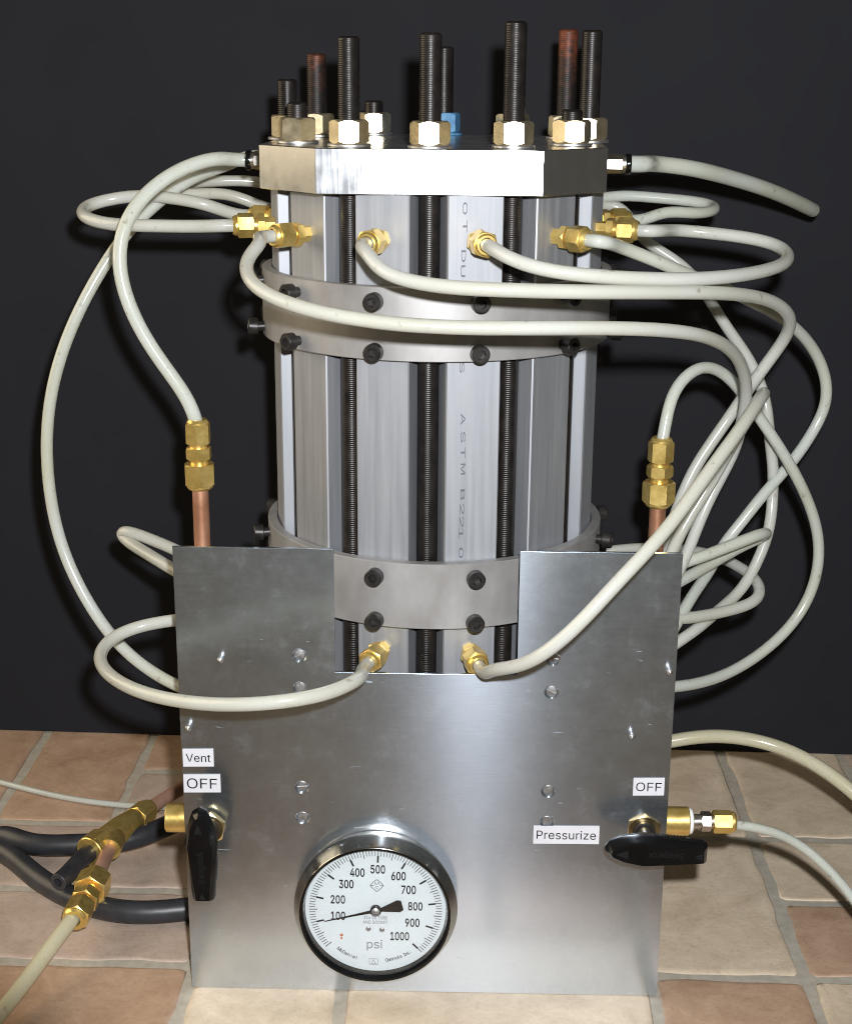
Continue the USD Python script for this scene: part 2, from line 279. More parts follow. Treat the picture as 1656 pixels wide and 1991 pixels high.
bd = thing('backdrop', kind='structure', at=(0, .4585, 0), rz=-.050)
part(bd, 'board', block(-.9, .9, 0, .006, .0006, 1.25, .0008), 'backdrop_black', smooth=False)

# ------------------------------------------------------------------ the pressure vessel
XC, YC, DY = 0.0061, 0.1503, -0.0507
ZT, ZB, RROD, RB = .6627, .6309, .1168, .1285
ves = thing('pressure_vessel', 'tall aluminium pressure vessel of upright bars bound by two steel rings under an octagonal lid', 'pressure vessel', (XC, YC, 0), DY)
def polar(phi, r): t = math.radians(phi); return np.array([r * math.sin(t), -r * math.cos(t), 0.0])
def about(phi, m): return moved(m, trimesh.transformations.rotation_matrix(math.radians(phi), [0, 0, 1]))   # local -y turns to the direction phi
cw, cc = .1268, .0473; a = cw - cc
octo = [(-a, -cw), (a, -cw), (cw, -a), (cw, a), (a, cw), (-a, cw), (-cw, a), (-cw, -a)]
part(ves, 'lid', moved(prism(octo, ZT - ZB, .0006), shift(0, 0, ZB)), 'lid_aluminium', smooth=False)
part(ves, 'base_plate', moved(prism(octo, .032, .0006), shift(0, 0, .165)), 'machined_aluminium', smooth=False)
part(ves, 'inner_core', cyl(.0945, .197, ZB, 48), 'dark_core')
bw, bd_, e = .0204, .032, .0009
prof = [(-bw + e, -RB), (bw - e, -RB), (bw, -RB + e), (bw, -RB + bd_), (-bw, -RB + bd_), (-bw, -RB + e)]
bar_mesh = moved(m3.CrossSection([prof]).extrude(ZB - .197), shift(0, 0, .197))
LET = [('O', -.0081, .6224), ('T', -.0079, .6099), ('D', -.0087, .5891), ('U', -.009, .5785), ('S', -.0087, .5092), ('A', -.0074, .4706), ('S', -.0072, .457), ('T', -.007, .4453), ('M', -.0068, .4327), ('B', -.0069, .4129), ('2', -.0072, .4018), ('2', -.0074, .3917), ('1', -.0077, .3829), ('0', -.0075, .3674)]
def add_fitting(phi, z, spin):
    T = to_dir(polar(phi, 1), polar(phi, RB - .0005) + [0, 0, z])
    S = T @ trimesh.transformations.rotation_matrix(spin, [0, 0, 1])
    f = part(ves, 'brass_fitting', cat(moved(hexa(.0108, .0085, ch=.0004), S), moved(hexa(.0158, .0062, ch=.0010, z0=.0078), S), moved(lathe([(0, .0135), (.0054, .0135), (.0054, .0185), (0, .0185)], 24), T)), 'brass', smooth=25)
    part(f, 'compression_nut', cat(moved(hexa(.0168, .0125, .0052, ch=.0010, z0=.0165), S @ trimesh.transformations.rotation_matrix(.35, [0, 0, 1])), moved(lathe([(.0052, .0285), (.0079, .0285), (.0079, .0305), (.0068, .0325), (.0052, .0325)], 30), T)), 'brass', smooth=25)
for k in range(12):
    phi = -165 + 30 * k
    b = part(ves, 'bar', about(phi, bar_mesh), 'extruded_aluminium', smooth=False)
    if phi == 15:
        for ch, x, z in LET:
            m = lettering(ch, .0033, .0084, .00012)
            # letters lie on their side: they read downwards, their tops point right
            R = np.eye(4); R[:3, 0] = (0, 0, -1); R[:3, 1] = (1, 0, 0); R[:3, 2] = (0, -1, 0); R[:3, 3] = (x, -RB, z)
            part(b, 'printed_letter', about(phi, moved(m, R)), 'stamp_ink', smooth=False)
    add_fitting(phi, .600, random.uniform(0, 1)); add_fitting(phi, .288, random.uniform(0, 1))
# clamp rings with their socket screws
RI, RO = .1309, .1383
def screw():
    h = m3.CrossSection([[(0, .0050), (.0060, .0050), (.0066, .0056), (.0066, .0120), (.0058, .0128), (0, .0128)]]).revolve(28) - m3.Manifold.cylinder(.02, .0036, .0036, 6).translate((0, 0, .0085))
    s = m3.Manifold.cylinder(.0115, .0038, .0038, 20).translate((0, 0, -.006))
    return tm(h + s)
SCREW = screw()
for z0, z1 in ((.5146, .5675), (.3097, .3615)):
    r = part(ves, 'clamp_ring', lathe([(RI, z0), (RO - .0005, z0), (RO, z0 + .0005), (RO, z1 - .0005), (RO - .0005, z1), (RI, z1), (RI, z0)], 144), 'rolled_steel', smooth=30)
    for k in range(12):
        phi = -165 + 30 * k
        for z in (z0 + .0072, z1 - .0095):
            T = to_dir(polar(phi, 1), polar(phi, RO) + [0, 0, z], random.uniform(0, 1))
            part(r, 'socket_screw', moved(SCREW, T), 'black_oxide', smooth=30)
# threaded rods and their nuts: (step round the circle of twelve, height of the top, nut's turn, rod's look)
RODS = [(0, .7399, 0, 'oiled_rod'), (-1, .7376, -28, 'oiled_rod'), (1, .7481, 30, 'oiled_rod'), (-2, .6922, -80, 'oiled_rod'), (2, .6886, 62, 'oiled_rod'), (-3, .7082, -90, 'oiled_rod'),
        (3, .7454, 96, 'oiled_rod'), (-4, .728, -118, 'rusty_rod'), (4, .7476, 96, 'rusty_rod'), (-5, .6909, -150, 'oiled_rod'), (5, .688, 150, 'oiled_rod'), (6, .7348, 178, 'oiled_rod')]
NUT = hexa(.0247, .0165, .0082, ch=.0016)
for k, top, turn, look in RODS:
    phi = 30 * k; c = polar(phi, RROD)
    rod = part(ves, 'threaded_rod', moved(thread(.0082, .004, top, n=18), shift(*c[:2], 0)), look, smooth=55)
    facing = math.radians(60) * round(turn / 60)
    spin = math.radians(-90 + 30) + math.radians({0: -4, -1: 1, 1: -2, -2: -17, 2: 5, -3: -28, 3: -12, -4: -8, 4: -18, -5: 2, 5: 5, 6: 12}[k]) - DY
    T = shift(*c[:2], ZT + .0021) @ trimesh.transformations.rotation_matrix(spin, [0, 0, 1])
    blue = k == 6
    part(rod, 'hex_nut', moved(NUT, T), 'blue_paint' if blue else 'zinc_plate', smooth=25, label='nut daubed with blue paint' if blue else None)
    part(rod, 'washer', moved(lathe([(.008, 0), (.0152, 0), (.0156, .0004), (.0156, .0016), (.0152, .002), (.008, .002), (.008, 0)], 32), shift(*c[:2], ZT + .0001)), 'blue_paint' if blue else 'zinc_screw')
# push-in fittings on the lid's two sides (a second one behind on the left)
for sx, y in ((-1, 0), (1, 0), (-1, .062)):
    T = to_dir((sx, 0, 0), (sx * (cw - .001), y, .6468), PI / 6)
    f = part(ves, 'push_fitting', cat(moved(hexa(.0126, .0180, ch=.0006), T), moved(lathe([(0, .0175), (.0058, .0175), (.0066, .0182), (.0066, .0205), (0, .0205)], 28), T)), 'nickel', smooth=28)
    part(f, 'release_collar', moved(lathe([(.0055, .0204), (.0074, .0204), (.0078, .0213), (.0078, .0236), (.0070, .0246), (.0055, .0246), (.0055, .0204)], 28), T), 'black_plastic')

# ------------------------------------------------------------------ front panel
PY = -.0201
pan = thing('front_panel', 'notched brushed aluminium panel standing on the tiles in front of the vessel', 'panel', (0, 0, 0), PY)
PO = [(-.188, 0), (.188, 0), (.188, .3769), (.0688, .3769), (.0688, .2785), (-.0686, .2785), (-.0686, .3769), (-.188, .3769)]
HOLES = [(sx * .0953, z) for sx in (-1, 1) for z in (.2920, .2652, .1820, .1556)]
STUDS = [(-.1547, .2892), (-.1812, .2327), (.1826, .2851), (.157, .2317)]
cs = m3.CrossSection([PO])
body = cs.offset(-.0003, m3.JoinType.Miter).extrude(.003) + cs.extrude(.0024).translate((0, 0, .0003))
for x, z in HOLES:
    body = body - m3.Manifold.cylinder(.004, .0046, .0046, 28).translate((x, z, -.0005)) - m3.Manifold.cylinder(.0013, .0044, .0060, 28).translate((x, z, .0019))
body = body - m3.Manifold.cylinder(.02, .056, .056, 48).translate((-.0378, .0847, -.01))
FR = np.eye(4); FR[:3, 0] = (1, 0, 0); FR[:3, 1] = (0, 0, 1); FR[:3, 2] = (0, -1, 0)      # drawing plane x, up; its front is -y
def on_panel(m, x=0., z=0., out=0.): T = FR.copy(); T[:3, 3] = (x, -out, z); return moved(m, T)
part(pan, 'sheet', moved(on_panel(body), shift(0, .003, 0)), 'sheet_aluminium', smooth=20)
for x, z in HOLES:
    sc = m3.CrossSection([[(0, 0), (.0045, 0), (.0045, .0010), (.0036, .0018), (0, .0021)]]).revolve(24) - m3.Manifold.cube((.012, .0009, .002), True).rotate((0, 0, random.uniform(0, 180))).translate((0, 0, .0021))
    part(pan, 'mounting_screw', on_panel(tm(sc), x, z, -.0032), 'zinc_screw', smooth=30)
for x, z in STUDS:
    part(pan, 'set_screw', on_panel(thread(.0026, -.006, .0072, .0008, .0003, 16), x, z), 'zinc_screw', smooth=50)
def sticker(text, x0, x1, z0, z1, cap, width, label):
    s = part(pan, 'paper_label', on_panel(prism([(x0, z0), (x1, z0 + .0006), (x1, z1 + .0006), (x0, z1)], .0005), out=.0002), 'paper', smooth=False, label=label)
    part(s, 'lettering', on_panel(lettering(text, cap, width, .0001), (x0 + x1) / 2, (z0 + z1) / 2 + .0003, .0007), 'ink', smooth=False)
sticker('Vent', -.1870, -.1632, .1981, .2130, .0066, .0190, 'white paper label reading Vent')
sticker('OFF', -.1873, -.1586, .1760, .1913, .0085, .0235, 'larger white paper label reading OFF under Vent')
sticker('OFF', .1604, .1843, .1797, .1944, .0072, .0196, 'white paper label reading OFF above the lying handle')
sticker('Pressurize', .0848, .1360, .1366, .1520, .0072, .0462, 'long white paper label reading Pressurize')

# ------------------------------------------------------------------ pressure gauge, set into the panel
GX, GZ, GR_ = -.0378, .0847, .0642
gau = thing('pressure_gauge', 'round chrome pressure gauge with white psi dial at the foot of the panel', 'gauge', (GX, 0, GZ), PY)
def G(m, x=0., z=0., out=0., spin=0.): return moved(moved(m, trimesh.transformations.rotation_matrix(spin, [0, 0, 1])), (lambda T: T)(np.block([[FR[:3, :3], np.array([[x], [-out], [z]])], [np.zeros((1, 3)), np.ones((1, 1))]])))
part(gau, 'case', G(lathe([(0, -.035), (.054, -.035), (.054, -.0001), (.0605, -.0001), (.0612, .0012), (.0618, .012), (.0, .012)], 96)), 'nickel')
bez = [(.0600, .0105), (.0634, .0105), (.0642, .0112), (.0643, .0126), (.0637, .0146), (.0620, .0186), (.0603, .0220), (.0598, .0232), (.0594, .0238), (.0590, .0240), (.0590, .0135)]
part(gau, 'bezel', G(lathe(bez, 128)), 'chrome', smooth=60)
part(gau, 'dial_rim', G(lathe([(.0590, .0151), (.0590, .0238), (.0586, .0242), (.0574, .0241), (.0562, .0215), (.0551, .0151), (.0590, .0151)], 96)), 'black_plastic')
dial = part(gau, 'dial', G(lathe([(0, .0128), (.0566, .0128), (.0566, .0150), (0, .0150)], 96)), 'dial_white')
RD, ZD, TURN = .0560, .01506, math.radians(-2.6)
def dp(u, v):        # dial coordinates (unit circle, upright in the photograph) to the turned dial
    return u * RD, v * RD
def ring_bar(ang, r0, r1, w, ang_off=0):
    m = block(r0, r1, -w / 2, w / 2, 0, .0002); return moved(m, trimesh.transformations.rotation_matrix(ang, [0, 0, 1]))
tk, mj = [], []
for i in range(101):
    ang = math.radians(90 + 133 - 2.66 * i) + TURN
    tk.append(ring_bar(ang, RD * (.845 if i % 5 else .815), RD * .93, .00042 if i % 5 else .0005))
    if i % 10 == 0 and i: mj.append(ring_bar(ang, RD * .745, RD * .85, .0014))
part(dial, 'scale_ticks', G(cat(*tk), out=ZD), 'ink', smooth=False, kind='stuff')
part(dial, 'scale_marks', G(cat(*mj), out=ZD), 'ink', smooth=False, kind='stuff')
for t, u, v in (('100', -.525, -.105), ('200', -.525, .155), ('300', -.405, .40), ('400', -.25, .585), ('500', .035, .64), ('600', .322, .54), ('700', .463, .327), ('800', .557, .067), ('900', .517, -.195), ('1000', .34, -.415)):
    part(dial, 'numeral', G(lettering(t, .0070, .0113 * (len(t) / 3) ** .93, .0002, bold=True), u * RD, v * RD, ZD), 'ink', smooth=False)
part(dial, 'lettering', G(cat(moved(lettering('psi', .0075, .0122, .0002), shift(-.016 * RD, -.55 * RD, 0)),
    moved(lettering('316 SS TUBE', .0027, .0185, .0002), shift(.0, -.125 * RD, 0)), moved(lettering('AND SOCKET', .0027, .0195, .0002), shift(-.004 * RD, -.198 * RD, 0))), out=ZD), 'grey_ink', smooth=False)
curved = []
for txt, a0, a1 in (('McDaniel', 231, 251), ('Controls Inc.', 281, 306)):
    for q, ch in enumerate(txt):
        if ch == ' ': continue
        ang = math.radians(a0 + (a1 - a0) * q / (len(txt) - 1)); rr = RD * .82
        m = lettering(ch, .0028, None, .0002); m = moved(m, trimesh.transformations.rotation_matrix(ang + PI / 2, [0, 0, 1]))
        curved.append(moved(m, shift(rr * math.cos(ang), rr * math.sin(ang), 0)))
part(dial, 'maker_lettering', G(cat(*curved), out=ZD), 'ink', smooth=False)
dm = m3.CrossSection([[(-.0056, 0), (-.0028, -.0034), (0, -.0056), (.0028, -.0034), (.0056, 0), (.0028, .0034), (0, .0056), (-.0028, .0034)]])
logo = cat(tm((dm - dm.offset(-.0006, m3.JoinType.Miter)).extrude(.0002)), moved(lettering('M', .0022, .0034, .0002), shift(0, .0018, 0)), moved(lettering('C', .0022, .0026, .0002), shift(0, -.0016, 0)),
           moved(block(-.0046, -.0024, -.0003, .0003, 0, .0002), shift(0, 0, 0)), block(.0024, .0046, -.0003, .0003, 0, .0002))
part(dial, 'maker_emblem', G(logo, .02 * RD, .385 * RD, ZD), 'grey_ink', smooth=False)
sq = m3.CrossSection([[(-.0034, -.0027), (.0034, -.0027), (.0034, .0027), (-.0034, .0027)]])
tri = m3.CrossSection([[(-.0019, -.0018), (.0019, -.0018), (0, .002)]])
part(dial, 'square_emblem', G(tm((sq - sq.offset(-.0003, m3.JoinType.Miter) + (tri - tri.offset(-.0003, m3.JoinType.Miter))).extrude(.0002)), -.03 * RD, -.835 * RD, ZD), 'grey_ink', smooth=False)
part(dial, 'zero_mark', G(cat(moved(cyl(.0013, 0, .0002, 16), shift(0, .0012, 0)), moved(cyl(.0009, 0, .0002, 16), shift(0, -.0016, 0))), -.48 * RD, -.435 * RD, ZD), 'orange_ink', smooth=False)
for u, v in ((-.10, -.305), (.09, -.315)):
    s = m3.CrossSection([[(0, 0), (.0021, 0), (.0020, .0006), (.0014, .0012), (0, .0013)]]).revolve(20) - m3.Manifold.cube((.006, .0006, .001), True).rotate((0, 0, 40)).translate((0, 0, .0013))
    part(dial, 'dial_screw', G(tm(s), u * RD, v * RD, ZD), 'zinc_screw')
pa = math.radians(194.2)
needle = m3.CrossSection([[(-.0215, -.0040), (-.0185, -.0052), (-.005, -.0016), (.016, -.0007), (.0415, -.0002), (.0415, .0002), (.016, .0007), (-.005, .0016), (-.0185, .0052), (-.0215, .0040)][::1]])
nd = part(gau, 'pointer', G(tm(needle.extrude(.0008)), .004 * RD, .005 * RD, ZD + .0016, pa), 'black_plastic', smooth=False)
part(nd, 'hub', G(lathe([(0, -.0014), (.0044, -.0014), (.0044, .0012), (.0036, .0018), (.0034, .0018)], 28), .004 * RD, .005 * RD, ZD + .0016), 'black_plastic')
part(nd, 'hub_cap', G(lathe([(0, .001), (.0033, .001), (.0033, .0024), (.0020, .0032), (0, .0034)], 28), .004 * RD, .005 * RD, ZD + .0016), 'zinc_screw')
part(gau, 'glass', G(lathe([(0, .0198), (.0559, .0198), (.0562, .0209), (0, .0209)], 64)), 'gauge_glass', smooth=False)

# ------------------------------------------------------------------ the two panel valves
def handle_mesh(outline, th):
    """A moulded lever: full outline at mid depth, drawn in towards the face."""
    def sl(k, z, inset):
        c = m3.CrossSection([outline]).offset(-inset, m3.JoinType.Round); return c.extrude(.0002).translate((0, 0, z))
    return tm(m3.Manifold.batch_hull([sl(0, 0, .0012), sl(0, th * .3, 0), sl(0, th * .62, .0004), sl(0, th - .0004, .0035)]))
LEVER = [(-.0055, .030), (0, .0335), (.0055, .030), (.0098, .020), (.0126, .0050), (.0120, -.004), (.0086, -.0415), (.0070, -.0440), (-.0070, -.0440), (-.0086, -.0415), (-.0120, -.004), (-.0126, .0050), (-.0098, .020)][::-1]
def valve(name, label, x, z, lever_spin, side, cylr, x_in, x_out, flip):
    v = thing(name, label, 'valve', (x, 0, z), PY)
    def P(m, out=0., spin=0., dx=0., dz=0.): return moved(moved(m, trimesh.transformations.rotation_matrix(spin, [0, 0, 1])), np.block([[FR[:3, :3], np.array([[dx], [-out], [dz]])], [np.zeros((1, 3)), np.ones((1, 1))]]))
    part(v, 'panel_nut', P(hexa(.0245, .0055, .0088, ch=.0012), .0003, .35 + flip * .12), 'pale_brass', smooth=25)
    part(v, 'stem', P(cat(cyl(.0086, -.012, .0095, 30, .0006), cyl(.0066, .009, .030, 28))), 'black_oxide')
    blk = moved(m3.Manifold.batch_hull([m3.Manifold.cube((.030, .022, .026), True), m3.Manifold.cylinder(.034, .0115, .0115, 24, True).rotate((0, 90, 0))]), shift(0, .020, 0))
    part(v, 'body', blk, 'brass', smooth=25)
    part(v, 'side_port', moved(lathe([(0, 0), (cylr, 0), (cylr, x_out - .0008), (cylr - .0008, x_out), (.006, x_out), (.006, x_out - .006), (0, x_out - .006)], 40), to_dir((side, 0, 0), (0, .020, -.0045))), 'brass')
    lv = part(v, 'lever', P(handle_mesh(LEVER, .0155), .0275, lever_spin), 'black_plastic', smooth=38)
    tri = tm(m3.CrossSection([[(-.0033, 0), (.0033, 0), (0, .0085)]]).extrude(.0006))
    part(lv, 'raised_arrow', P(moved(tri, shift(0, .0165, .0153)), .0275, lever_spin), 'black_emboss', smooth=False)
    part(lv, 'raised_arrow', P(moved(tm(m3.CrossSection([[(-.0026, 0), (.0026, 0), (0, .006)]]).extrude(.0006)), shift(0, -.0395, .0150)), .0275, lever_spin), 'black_emboss', smooth=False)
    word = moved(lettering('Swagelok', .0052, .027, .0006), trimesh.transformations.rotation_matrix(PI / 2, [0, 0, 1]))
    part(lv, 'raised_lettering', P(moved(word, shift(0, -.012, .0150)), .0275, lever_spin), 'black_emboss', smooth=False)
    ribs = [block(-.0004, .0004, -.0016, .0016, 0, .004) for k in range(9)]
    for k in range(9):
        part(lv, 'grip_rib', P(moved(block(-.0010, .0010, -.0005, .0005, 0, .0050), shift(.0112 - k * .00025, -.006 - k * .0026, .002)), .0275, lever_spin), 'black_plastic', smooth=False)
    return v
vv = valve('vent_valve', 'brass vent valve with black lever pointing up, below the Vent label', -.1685, .1490, 0.02, -1, .0114, 0, .0370, 0)
pv = valve('pressure_valve', 'brass valve with black lever lying level beside the Pressurize label', .1705, .1500, PI / 2 - .02, 1, .0114, 0, .0385, 1)
T = to_dir((1, 0, 0), (.0385, .020, -.0045), PI / 6)
part(pv, 'sealing_tape', moved(lathe([(.004, -.001), (.0100, -.0005), (.0104, .0010), (.0098, .0024), (.0080, .0034), (.004, .0034)], 30), T), 'teflon')
part(pv, 'hex_adapter', cat(moved(hexa(.0138, .0080, ch=.0008, z0=.0095), T @ trimesh.transformations.rotation_matrix(PI / 6, [0, 0, 1])), moved(cyl(.0056, .003, .021, 24), T)), 'nickel', smooth=25)
part(pv, 'compression_nut', cat(moved(hexa(.0160, .0150, .0042, ch=.0009, z0=.0190), T @ trimesh.transformations.rotation_matrix(PI / 6, [0, 0, 1])), moved(lathe([(.004, .0335), (.0082, .0335), (.0082, .0355), (.0068, .0372), (.004, .0372)], 28), T)), 'brass', smooth=25)

# ------------------------------------------------------------------ copper risers with their unions
def union(parent, T, marks=False):
    """Brass union, 56 mm long along z: small nut on top, body, large nut below."""
    part(parent, 'union_nut', cat(moved(hexa(.0176, .0165, .0048, ch=.0010, z0=.0362), T), moved(lathe([(.0048, .0525), (.0086, .0525), (.0086, .0538), (.0072, .0556), (.0048, .0556)], 28), T)), 'brass', smooth=25)
    ub = part(parent, 'union_body', cat(moved(hexa(.0182, .0098, ch=.0014, z0=.0238), T), moved(cyl(.0068, .0180, .0370, 24), T)), 'brass', smooth=25)
    part(parent, 'union_nut', cat(moved(hexa(.0222, .0175, .0066, ch=.0014, z0=.0030), T @ trimesh.transformations.rotation_matrix(math.radians(8), [0, 0, 1])), moved(lathe([(.0066, .0000), (.0090, .0000), (.0104, .0018), (.0104, .0036), (.0066, .0036)], 30), T)), 'brass', smooth=25)
    if marks:
        for z, af in ((.0445, .0176), (.0286, .0182)):
            w = moved(lettering('1/4', .0046, .0062, .00015), trimesh.transformations.rotation_matrix(PI / 2, [0, 0, 1]))
            R = np.eye(4); an = math.radians(-60); R[:3, 0] = (-math.sin(an), math.cos(an), 0); R[:3, 1] = (0, 0, 1); R[:3, 2] = (math.cos(an), math.sin(an), 0); R[:3, 3] = np.array([math.cos(an), math.sin(an), 0]) * (af / 2 + .00003) + [0, 0, z]
            part(ub, 'marker_writing', moved(moved(w, R), T), 'marker', smooth=False)
for x, ztop, lab, marks in ((-.1778, .4558, 'copper riser with a brass union marked in ink, at the panel\'s left corner', True), (.1814, .4440, 'copper riser with an unmarked brass union, at the panel\'s right corner', False)):
    c = thing('copper_riser', lab, 'copper pipe', (x, .08, 0))
    part(c, 'pipe', tube([(0, 0, .16), (0, 0, .25), (0, 0, .34), (0, 0, ztop - .050)], .0064, 24, .8), 'copper', smooth=40)
    union(c, shift(0, 0, ztop - .0556) @ trimesh.transformations.rotation_matrix(math.radians(-90 if marks else -78), [0, 0, 1]), marks)

# ------------------------------------------------------------------ brass tee lying on the floor at the left
tee = thing('brass_tee', 'brass pipe tee with copper stubs lying on the tiles left of the panel', 'pipe tee')
A0, A1 = np.array([-.2663, .2473, .030]), np.array([-.3059, .1623, .030]); dr = (A1 - A0) / np.linalg.norm(A1 - A0)
TT = to_dir(dr, A0)
part(tee, 'tee_body', cat(moved(lathe([(0, .020), (.0095, .020), (.0108, .024), (.0120, .034), (.0130, .046), (.0130, .064), (.0118, .072), (0, .072)], 36), TT)), 'brass')
part(tee, 'upper_nut', cat(moved(hexa(.0205, .0190, .0067, ch=.0012, z0=.002), TT @ trimesh.transformations.rotation_matrix(.4, [0, 0, 1])), moved(lathe([(.0066, -.001), (.0092, -.001), (.0098, .001), (.0098, .003), (.0066, .003)], 28), TT)), 'brass', smooth=25)
part(tee, 'lower_nut', cat(moved(hexa(.0262, .0200, ch=.0012, z0=.070), TT @ trimesh.transformations.rotation_matrix(.2, [0, 0, 1])), moved(lathe([(.006, .0885), (.0142, .0885), (.0146, .0895), (.0146, .0918), (.0138, .0925), (.006, .0925)], 36), TT)), 'brass', smooth=25)
B0 = np.array([-.2890, .1955, .030]); B1 = np.array([-.2890, .1226, .030]); db = (B1 - B0) / np.linalg.norm(B1 - B0); TB = to_dir(db, B0)
part(tee, 'branch_port', moved(lathe([(0, 0), (.0112, 0), (.0112, .024), (.0106, .0265), (.0086, .0270), (.0066, .0270), (.0066, .020), (0, .020)], 36), TB), 'brass')
part(tee, 'copper_stub', moved(cyl(.0064, .018, .082, 28), TB), 'dull_copper')
part(tee, 'copper_pipe', tube([A0 + dr * .012, A0, np.array([-.2431, .2878, .030]), np.array([-.212, .335, .032]), np.array([-.185, .365, .04]), np.array([-.160, .385, .06])], .0066, 24, .8), 'dull_copper', smooth=40)
U1 = np.array([-.2940, .0531, .0295]); du = (B1 - U1) / np.linalg.norm(B1 - U1)
Lu = np.linalg.norm(B1 - U1) / .0556
part_t = to_dir(du, U1 + du * .0)
S = np.diag([1.2, 1.2, Lu, 1.0]); F180 = trimesh.transformations.rotation_matrix(PI, [1, 0, 0])
union(tee, part_t @ S @ shift(0, 0, .0556) @ F180 @ trimesh.transformations.rotation_matrix(.3, [0, 0, 1]))
part(tee, 'black_plug', tube([A1 - dr * .004, A1 + dr * .01, np.array([-.3145, .1320, .030]), np.array([-.3215, .1130, .0295])], .0082, 24, .5), 'black_rubber', smooth=40)

